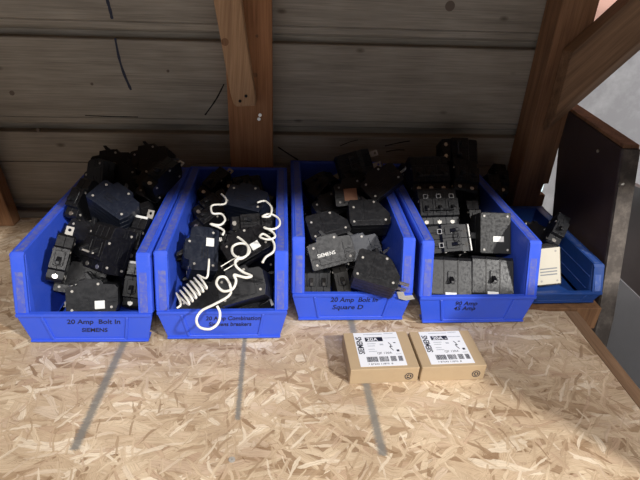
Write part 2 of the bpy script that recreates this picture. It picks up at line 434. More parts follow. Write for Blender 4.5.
# low cabinet added right of the bench, out of view; its corner shades the bench's right side
cb = empty('shade_cabinet', (.80, .37, -.9))
bm = bm_new(); box(bm, -.183, .25, -.15, .0, 0, 1.29); ob('shade_cabinet_body', bm, M['panel'], cb, bevel=.003)
bm = bm_new(); box(bm, -.175, .24, -.155, -.1505, .05, 1.25); d_ = ob('shade_cabinet_door', bm, M['panel'], cb, bevel=.002)
bm = bm_new(); cyl(bm, (-.14, -.17, .7), (-.14, -.17, .8), .006); ob('handle', bm, M['steel'], d_)
tag(cb, 'dark low cabinet added unseen right of the bench to shade it', 'cabinet')
# screw in the bench
sc = screwhead('screw', (at(232, 460, 2, 0).x, at(232, 460, 2, 0).y, 0.0), (0, 0, 1), .0042, M['dull'])
tag(sc, 'dark screw head sunk in the strand board near the front edge', 'screw')

# ------------------------------------------------------------------ bins
# dims: H height, L rim length, lh lip height, lo lip reach, W rim width, wb body width
def make_bin(name, loc_, rz, W, H, L, lh, lo_, mats, label, lines=None, size=.0105, ribs=False):
    e = empty(name, loc_, (0, 0, rz)); mb, mr = mats
    hb = W/2-.0215; ht = W/2-.0185; t = .003; zb = .008
    # shell as separate wall slabs joined in one mesh
    bm = bm_new()
    yb = -lo_+.004
    def slab(P, nrm):
        P = [Vector(p) for p in P]; n = Vector(nrm)*t
        k = len(P); A = [bm.verts.new(p) for p in P]; B = [bm.verts.new(p+n) for p in P]
        bm.faces.new(A); bm.faces.new(B[::-1])
        for i in range(k): bm.faces.new((A[i], B[i], B[(i+1) % k], A[(i+1) % k]))
    for s in (-1, 1):
        slab([(s*hb, yb, zb), (s*hb, L-.004, zb), (s*ht, L-.001, H-.001), (s*ht, .006, H-.001), (s*(ht), -lo_+.006, lh)], (-s, 0, 0))
    slab([(-hb, L-.004, zb), (hb, L-.004, zb), (ht, L-.001, H-.001), (-ht, L-.001, H-.001)], (0, -1, 0))
    slab([(-hb, yb, zb), (hb, yb, zb), (hb, L-.004, zb), (-hb, L-.004, zb)], (0, 0, -1))
    for s in (-1, 1): box(bm, s*hb*.9-.004, s*hb*.9+.004, yb+.03, L-.02, .0002, zb)
    ob('body', bm, mb, e, bevel=.0008, seg=1)
    # front lip with slanted wings
    bm = bm_new(); wl = W/2-.0015; wbm = W/2-.0135
    yf = -lo_
    hexa(bm, [(-wbm, yf+.001, .007), (wbm, yf+.001, .007), (wbm, yf+.005, .007), (-wbm, yf+.005, .007), (-wl, yf, lh-.006), (wl, yf, lh-.006), (wl, yf+.004, lh-.006), (-wl, yf+.004, lh-.006)])
    hexa(bm, [(-wl, yf-.003, lh-.006), (wl, yf-.003, lh-.006), (wl, yf+.006, lh-.006), (-wl, yf+.006, lh-.006), (-wl, yf-.003, lh), (wl, yf-.003, lh), (wl, yf+.006, lh), (-wl, yf+.006, lh)])
    box(bm, -wbm-.001, wbm+.001, yf-.002, yf+.02, .006, .0095)
    ob('front_lip', bm, mb, e, bevel=.001)
    # label recess frame: ridges on the lip
    bm = bm_new()
    def lip(x, z_, out=0): f_ = (z_-.007)/(lh-.013); return Vector((x, yf+.001*(1-f_)-out, z_))
    def bar(p, q, w_):
        d = (q-p).normalized(); sd = Vector((d.z, 0, -d.x))*w_/2; o_ = Vector((0, -.0022, 0)); i_ = Vector((0, .001, 0))
        hexa(bm, [p-sd+o_, q-sd+o_, q-sd+i_, p-sd+i_, p+sd+o_, q+sd+o_, q+sd+i_, p+sd+i_])
    xt = W*.31; xb = W*.27; zt_ = lh-.007; zbb = .011
    bar(lip(-xt, zt_), lip(-xb, zbb), .004); bar(lip(xt, zt_), lip(xb, zbb), .004); bar(lip(-xb-.001, zbb), lip(xb+.001, zbb), .0035)
    ob('label_frame', bm, mb, e, bevel=.0006, seg=1)
    # dusty rolled rim
    bm = bm_new(); dust = bm_new(); xi, xo = ht-.003, W/2
    for s in (-1, 1):
        def ring(y, z_, x0, x1, th, dn):
            # cross section: flat top strip, inner step and down-turned outer edge
            return [(s*x0, y, z_), (s*(x1-.002), y, z_), (s*x1, y, z_-.002), (s*x1, y, z_-dn), (s*(x1-.003), y, z_-dn), (s*(x1-.003), y, z_-th), (s*x0, y, z_-th)]
        secs = [ring(L, H, xi, xo, .004, .011), ring(.004, H, xi, xo, .004, .011)]
        # front run: section turned to face forwards
        def ringf(y, z_, x0, x1):
            return [(s*x0, y, z_), (s*(x1-.002), y, z_), (s*x1, y+.002, z_), (s*x1, y+.012, z_-.004), (s*(x1-.003), y+.012, z_-.004), (s*(x1-.003), y+.004, z_-.002), (s*x0, y+.004, z_-.002)]
        secs += [ringf(-.001, H-.004, xi, xo), ringf(-lo_, lh, xi, xo)]
        R = [[bm.verts.new(p) for p in sct] for sct in secs]
        for A, B in zip(R, R[1:]):
            for i in range(7): bm.faces.new((A[i], A[(i+1) % 7], B[(i+1) % 7], B[i]))
        bm.faces.new(R[0]); bm.faces.new(R[-1][::-1])
        xd0, xd1 = xi+.0035, xo-.0065
        hexa(dust, [(s*xd0, .006, H-.001), (s*xd1, .006, H-.001), (s*xd1, L-.003, H-.001), (s*xd0, L-.003, H-.001), (s*xd0, .006, H+.0004), (s*xd1, .006, H+.0004), (s*xd1, L-.003, H+.0004), (s*xd0, L-.003, H+.0004)])
        hexa(dust, [(s*xd0, -.0012, H-.006), (s*xd1, -.0012, H-.006), (s*xd1, .001, H-.006), (s*xd0, .001, H-.006), (s*xd0, -lo_-.0006, lh+.002), (s*xd1, -lo_-.0006, lh+.002), (s*xd1, -lo_+.0015, lh+.002), (s*xd0, -lo_+.0015, lh+.002)])
        ob('rim_channel', dust, mr, e); dust = bm_new()
        # raised bead running along the rim
        b0 = [(s*(xo-.006), 0.006, H), (s*(xo-.006), L, H)]
        tube(bm, [Vector(b0[0]), Vector(b0[1])], .0011, 6)
    box(bm, -xo, xo, L-.002, L+.007, H-.004, H)
    ob('rim', bm, mb, e, bevel=.0008, seg=1)
    if ribs:
        bm = bm_new()
        for s in (-1, 1):
            for zz in (.34, .66):
                x = s*(hb+(ht-hb)*zz)-s*t; tube(bm, [Vector((x, .0, H*zz)), Vector((x, L-.01, H*zz))], .0012, 6)
        ob('rib', bm, mr, e)
    if lines:
        tlt = math.atan2(.001, lh-.010)
        for i, (x, zf, s_, sz, sxx) in enumerate(lines):
            p = lip(x, zf, .0006)
            text('lettering', s_, sz, M['ink'], e, p, (math.pi/2-tlt, 0, 0), .0002, bold=.00012, sx=sxx, shear=.15)
    tag(e, label, 'storage bin', 'blue parts bins on the bench')
    return e
D = dict(W=.21, H=.1534, L=.3614, lh=.0621, lo_=.0293)
BL = (M['blue'], M['blue_rim'])
BINS = [(-.3099, .6850, -.0076), (-.0966, .6905, .0020), (.1196, .7370, -.0041), (.3376, .7274, .0097)]
TXT = [[(-.030, .0420, '20 Amp  Bolt In', .0122, 1.05), (-.010, .0255, 'SIEMENS', .0110, .98)],
       [(-.028, .0430, '20 Amp Combination', .0112, .9), (-.024, .0310, 'Siemens breakers', .0108, .9)],
       [(-.038, .0445, '20 Amp  Bolt In', .0130, .98), (-.034, .0285, 'Square D', .0130, 1.1)],
       [(-.040, .0430, '90 Amp', .0120, 1.05), (-.040, .0325, '45 Amp', .0115, 1.05)]]
LB = ['big blue bin at the far left, heaped highest with black breakers',
      'big blue bin second from the left, with white coiled wires hanging over its lip',
      'big blue bin in the middle of the row, lip lettered Square D',
      'big blue bin fourth from the left, holding two wide flat breakers behind its lip']
for i in range(4):
    x, y, a_ = BINS[i]
    make_bin('storage_bin', (x, y, 0), a_, mats=BL, label=LB[i], lines=TXT[i], **D)
B5 = dict(W=.165, H=.079, L=.25, lh=.030, lo_=.018)
BIN5 = (.523, .772, .018)
make_bin('storage_bin', (BIN5[0], BIN5[1], 0), BIN5[2], mats=(M['blue_dark'], M['blue_dark_rim']), label='small low navy bin at the far right, half hidden behind the fourth big bin', ribs=True, **B5)

# ------------------------------------------------------------------ cardboard boxes
def carton(tl, tr, fl, fr, h, label, amp):
    fl, fr, tl, tr = [Vector((*p, 0)) for p in (fl, fr, tl, tr)]
    cen = (fl+fr+tl+tr)/4; ux = ((fr-fl)+(tr-tl)); ang = math.atan2(ux.y, ux.x)
    Wd = ((fr-fl).length+(tr-tl).length)/2; Dp = ((tl-fl).length+(tr-fr).length)/2
    e = empty('breaker_carton', (cen.x, cen.y, 0), (0, 0, ang))
    bm = bm_new(); box(bm, -Wd/2, Wd/2, -Dp/2, Dp/2, .0002, h-.0008)
    ob('carton_body', bm, M['card'], e, bevel=.0015)
    bm = bm_new(); box(bm, -Wd/2+.0004, Wd/2-.0004, -Dp/2-.0006, Dp/2-.001, h-.0008, h)
    box(bm, -Wd/2+.0005, Wd/2-.0005, -Dp/2-.0009, -Dp/2, h-.010, h-.0004)
    ob('lid_flap', bm, M['card'], e, bevel=.0004, seg=1)
    U = lambda u: -Wd/2+u*Wd
    V = lambda v: Dp/2-v*Dp
    lab = bm_new(); box(lab, U(.155), U(.83), V(.94), V(.03), h, h+.0004)
    lo_ = ob('label_sheet', lab, M['label'], e)
    lo_['label'] = 'white printed product label'
    zt = h+.0004
    def rect(bm, u0, u1, v0, v1): box(bm, U(u0), U(u1), V(v1), V(v0), zt, zt+.00015)
    text('lettering', 'SIEMENS', Dp*.155, M['label_ink'], lo_, (U(.262), V(.62), zt), (0, 0, math.pi/2), .00015, bold=.0003, sx=.82)
    bm = bm_new(); rect(bm, .315, .585, .17, .285); ob('print_block', bm, M['label_ink'], lo_)
    text('lettering', amp, Dp*.125, M['label'], lo_, (U(.34), V(.272), zt+.00016), (0, 0, 0), .0001, bold=.0002, sx=1.0)
    bm = bm_new()
    rnd = random.Random(3)
    for (u0, u1) in ((.27, .43), (.455, .59), (.62, .70), (.735, .80)):
        u = u0
        while u < u1:
            w_ = rnd.choice((.004, .007, .011)); rect(bm, u, min(u+w_, u1), .70, .83); u += w_+rnd.choice((.004, .006))
    ob('barcode', bm, M['label_ink'], lo_)
    bm = bm_new()
    for (u0, u1, v0, v1) in ((.31,.60,.075,.095),(.63,.77,.06,.08),(.60,.80,.19,.21),(.33,.46,.34,.36),(.33,.44,.40,.42),(.33,.42,.49,.51),(.33,.45,.55,.57),(.52,.57,.36,.40),(.72,.80,.64,.655)):
        u = u0
        while u < u1: rect(bm, u, min(u+.014, u1), v0, v1); u += .019
    ob('printed_text', bm, M['label_grey'], lo_)
    bm = bm_new()
    tube(bm, spline([Vector((U(.655), V(.33), zt)), Vector((U(.685), V(.40), zt)), Vector((U(.665), V(.46), zt)), Vector((U(.70), V(.55), zt))], 5), .0006, 6)
    rect(bm, .655, .70, .43, .45); rect(bm, .73, .765, .33, .35); rect(bm, .745, .785, .53, .58)
    ob('wiring_symbol', bm, M['label_ink'], lo_)
    text('lettering', 'QF 120A', Dp*.075, M['label_ink'], lo_, (U(.44), V(.635), zt), (0, 0, 0), .0001)
    text('lettering', '7 87643 11870  8', Dp*.055, M['label_ink'], lo_, (U(.27), V(.905), zt), (0, 0, 0), .0001, sx=1.15)
    # round mark with three arrows on the front face
    bm = bm_new(); cx = Wd*.36; cz = h*.42; y = -Dp/2-.0003
    for R_ in (.0066,):
        n = 24
        for k in range(n):
            a0, a1 = 2*math.pi*k/n, 2*math.pi*(k+1)/n
            hexa(bm, [(cx+r_*math.cos(a_), yy, cz+r_*math.sin(a_)) for yy in (y-.0002, y+.0002) for r_, a_ in ((R_, a0), (R_-.0011, a0), (R_-.0011, a1), (R_, a1))])
    for k in range(3):
        a_ = math.pi/2+2*math.pi*k/3
        A_ = Vector((cx+.0036*math.cos(a_), y, cz+.0036*math.sin(a_))); B_ = Vector((cx+.0036*math.cos(a_+1.5), y, cz+.0036*math.sin(a_+1.5)))
        d = (B_-A_).normalized(); s_ = Vector((-d.z, 0, d.x))*.0009
        hexa(bm, [A_-s_+Vector((0,-.0002,0)), B_-s_+Vector((0,-.0002,0)), B_-s_, A_-s_, A_+s_+Vector((0,-.0002,0)), B_+s_+Vector((0,-.0002,0)), B_+s_, A_+s_])
    ob('round_mark', bm, M['label_ink'], e)
    for k in range(2):
        bm = bm_new(); box(bm, cx-.007, cx+.006, y-.0002, y, h*.72+k*.0022, h*.72+k*.0022+.0009); ob('printed_line', bm, M['label_ink'], e)
    tag(e, label, 'cardboard box', 'small breaker cartons on the bench')
    return e
carton((.0995,.642), (.2068,.647), (.0985,.558), (.203,.5605), .030, 'left one of two brown cardboard cartons with white labels', '20A')
carton((.2105,.6445), (.314,.647), (.2060,.5605), (.3060,.5645), .030, 'right one of two brown cardboard cartons with white labels', '20A -')

# ------------------------------------------------------------------ breakers
PW = .0254
PROF = {
 's': [(-.037, -.030), (-.039, -.028), (-.039, .012), (-.035, .016), (-.022, .017), (-.020, .025), (.014, .025), (.017, .018), (.035, .016), (.039, .010), (.039, -.016), (.034, -.030)],
 'q': [(-.034, -.030), (-.038, -.024), (-.038, .020), (-.034, .024), (.008, .024), (.018, .019), (.038, -.006), (.038, -.026), (.034, -.030)],
 'r': [(-.038, -.030), (-.038, .026), (-.035, .028), (.035, .028), (.038, .025), (.038, -.030)],
 'f': [(-.036, -.030), (-.036, .026), (-.030, .028), (.030, .028), (.036, .024), (.036, -.030)],
}
PROTO = {}
def proto(kind, poles, body='black', opts=()):
    key = (kind, poles, body, tuple(opts))
    if key in PROTO: return PROTO[key]
    e = empty('circuit_breaker'); pr_ = PROF[kind]; Wt = PW*poles; mb = M[body]
    bm = bm_new()
    for k in range(poles):
        x0 = -Wt/2+k*PW
        if kind in 'rf': prism(bm, pr_, x0+.0001, x0+PW-.0001, 0); continue
        prism(bm, pr_, x0+.0002, x0+PW/2-.0003, 0); prism(bm, pr_, x0+PW/2+.0003-.0001, x0+PW-.0002, 0)
    for sx_ in (-1, 1):
        X0, X1 = sx_*(Wt/2-.0004), sx_*(Wt/2+.00035)
        def rb(y0, y1, z0, z1): box(bm, min(X0, X1), max(X0, X1), y0, y1, z0, z1)
        if kind == 's':
            rb(-.024, -.0232, -.024, .012); rb(.021, .0218, -.024, .012); rb(-.024, .0218, -.0245, -.0237)
            rb(-.036, -.026, -.012, -.0112); rb(.024, .037, -.006, -.0052); rb(.024, .037, -.012, -.0112)
        elif kind == 'q':
            rb(-.033, .030, -.0205, -.0197); rb(-.010, -.0092, -.02, .020)
    ob('case', bm, mb, e, bevel=.0011, seg=2)
    ztop = max(p[1] for p in pr_)
    if kind == 'r':
        bm = bm_new(); box(bm, -.004, .004, -.010, .002, ztop-.002, ztop+.009); ob('handle', bm, M['black2'], e, bevel=.001)
    elif kind == 'f':
        # moulded lines and one central handle in a recess
        bm = bm_new(); box(bm, -.006, .006, -.012, .010, ztop+.0002, ztop+.0022); ob('handle_guard', bm, mb, e, bevel=.0006, seg=1)
        bm = bm_new(); hexa(bm, [(-.004, -.006, ztop+.001), (.004, -.006, ztop+.001), (.004, .002, ztop+.001), (-.004, .002, ztop+.001), (-.0032, -.012, ztop+.012), (.0032, -.012, ztop+.012), (.0032, -.007, ztop+.012), (-.0032, -.007, ztop+.012)])
        o = ob('handle', bm, M['black'], e, bevel=.001)
        for s in (-1, 1):
            bm = bm_new(); box(bm, s*PW/2-.0005, s*PW/2+.0005, -.033, .031, ztop-.0004, ztop+.0004); ob('moulded_line', bm, M['grey'], e)
        bm = bm_new(); box(bm, -.010, .010, -.0368, -.0355, .010, .026); box(bm, -.010, .010, -.0362, -.027, .0255, .0286); ob('sticker', bm, M['white'], e)['label'] = 'white sticker'
    else:
        for k in range(poles):
            cx = -Wt/2+(k+.5)*PW
            bm = bm_new(); box(bm, cx-.0075, cx+.0075, -.015, .009, ztop-.001, ztop+.0016); ob('handle_guard', bm, mb, e, bevel=.0006, seg=1)
            bm = bm_new()
            hexa(bm, [(cx-.0038, -.009, ztop), (cx+.0038, -.009, ztop), (cx+.0038, .001, ztop), (cx-.0038, .001, ztop), (cx-.003, -.014, ztop+.012), (cx+.003, -.014, ztop+.012), (cx+.003, -.008, ztop+.012), (cx-.003, -.008, ztop+.012)])
            ob('handle', bm, M['black2'] if 'pale' not in opts else M['grey'], e, bevel=.001)
            # silver terminal screw on the load shoulder
            bm = bm_new(); zs = .010 if kind == 's' else .013
            cyl(bm, (cx, -.031, zs-.004), (cx, -.031, zs+.0065), .0042, 14); box(bm, cx-.0035, cx+.0035, -.0316, -.0304, zs+.006, zs+.0072)
            ob('terminal_screw', bm, M['steel'] if 'estrip' not in opts else M['grey'], e)
            if 'square' in opts:
                bm = bm_new(); s_ = .0045
                for (a_, b_, c2, d2) in ((-s_, s_, .0145-.0005, .0145+.0005), (-s_, s_, .0215, .0225), (-s_, -s_+.001, .0145, .0225), (s_-.001, s_, .0145, .0225)):
                    box(bm, cx+a_, cx+b_, c2, d2, ztop-.0012 if c2 > .013 else ztop, ztop+.0006)
                ob('printed_square', bm, M['printlight'], e)
            if 'estrip' in opts:
                bm = bm_new(); box(bm, cx-.0118, cx+.0118, -.0405, -.0385, .006, .0165); ob('sticker', bm, M['white'], e)['label'] = 'white end sticker'
            if 'strip' in opts:
                bm = bm_new(); box(bm, cx-.011, cx+.011, .028, .0395 if kind == 's' else .034, .0125, .0155); ob('sticker', bm, M['white'], e)['label'] = 'white end sticker'
        if poles > 1:
            bm = bm_new(); cyl(bm, (-Wt/2+PW/2-.004, -.0112, ztop+.0095), (Wt/2-PW/2+.004, -.0112, ztop+.0095), .0016, 8); ob('handle_tie', bm, M['dull'] if 'tie' in opts else M['black2'], e)
    # through rivets, heads on both sides
    for (y, z_) in ((-.030, -.022), (.029, -.020), (-.029, .008), (.010, .018)) if kind not in 'fr' else (((-.028, -.02), (.028, -.02)) if kind == 'f' else ((-.031, -.023), (.031, -.023), (-.031, .021), (.031, .021))):
        bm = bm_new(); cyl(bm, (-Wt/2-.0008, y, z_), (Wt/2+.0008, y, z_), .0021, 10); ob('rivet', bm, M['dull'], e)
    # bolt-on tab with a hole at the line end
    if 'tab2' in opts:
        bm = bm_new(); box(bm, -Wt/2+.002, -Wt/2+.012, -.052, -.037, -.020, -.0185); box(bm, -Wt/2+.002, -Wt/2+.005, -.052, -.050, -.0185, -.012); ob('bolt_tab', bm, M['dull'], e)['label'] = 'silver bolt on tab'
    if 'tab' in opts or kind == 'q':
        for k in range(poles):
            cx = -Wt/2+(k+.5)*PW
            bm = bm_new()
            n = 10; y0, y1 = .0395 if kind == 's' else .0365, .056; zt = -.012
            out = [(cx-.006, y0-.003), (cx+.006, y0-.003), (cx+.006, y1), (cx-.006, y1)]
            cy_ = y1-.006
            inn = [(cx+.0028*math.cos(2*math.pi*(j+.5)/8-3*math.pi/4-math.pi/8*0), cy_+.0028*math.sin(2*math.pi*(j+.5)/8-3*math.pi/4)) for j in range(8)]
            for zz in (zt, zt+.0012):
                vo = [bm.verts.new((*p, zz)) for p in out]; vi = [bm.verts.new((*p, zz)) for p in inn]
                for j in range(8):
                    a_, b_ = vi[j], vi[(j+1) % 8]; c0 = vo[(j+1)//2 % 4]; c1 = vo[(j+2)//2 % 4]
                    if c0 is c1: bm.faces.new((a_, b_, c0))
                    else: bm.faces.new((a_, b_, c1, c0))
            ob('bolt_tab', bm, M['dull'], e)['label'] = 'silver bolt on tab'
    if 'side' in opts or 'sidew' in opts:
        bm = bm_new()
        if kind == 'r': box(bm, Wt/2, Wt/2+.0005, -.016, -.006, -.016, .004)
        else: box(bm, Wt/2, Wt/2+.0005, .004, .019, -.022, -.009)
        ob('sticker', bm, M['white'], e)['label'] = 'white side sticker'
    if 'side' in opts or 'sprint' in opts or kind == 's':
        bm = bm_new()
        for j, (y0, y1) in enumerate(((-.018, .006), (-.018, .0), (-.016, .004))): box(bm, Wt/2-.0003, Wt/2+.0003, y0, y1, -.004-.0045*j, -.0028-.0045*j)
        ob('embossed_text_line', bm, M['black2'], e)
    if 'creamside' in opts:
        bm = bm_new(); box(bm, Wt/2, Wt/2+.0006, -.036, .036, -.028, .016); o = ob('sticker', bm, M['cream'], e); o['label'] = 'large cream sticker'
        bm = bm_new()
        for j in range(3): box(bm, Wt/2+.0005, Wt/2+.0009, -.006-j*.006, -.0045-j*.006+.001, -.022, .010)
        ob('print_line', bm, M['print'], o)
    if 'orangetop' in opts:
        bm = bm_new(); box(bm, Wt/2, Wt/2+.0006, -.020, .006, -.02, .004); ob('sticker', bm, M['orange'], e)['label'] = 'orange sticker'
    if 'brand' in opts:
        o = text('lettering', 'SIEMENS', .0085, M['white'], e, (Wt/2+.0004, -.026, -.010), (math.pi/2, 0, math.pi/2), .0001, bold=.0001)
    PROTO[key] = [e, False]
    return PROTO[key]
def copy_tree(o, parent=None):
    c = o.copy(); C.objects.link(c)
    if parent is not None: c.parent = parent
    for ch in [x for x in o.children]: copy_tree(ch, c)
    return c
def instance(kind, poles, body, opts):
    pr_ = proto(kind, poles, body, opts)
    if not pr_[1]: pr_[1] = True; return pr_[0]
    return copy_tree(pr_[0])

U_, CF, FR = (0, -.15, .98), (0, -.6, .8), (0, -.85, .52)
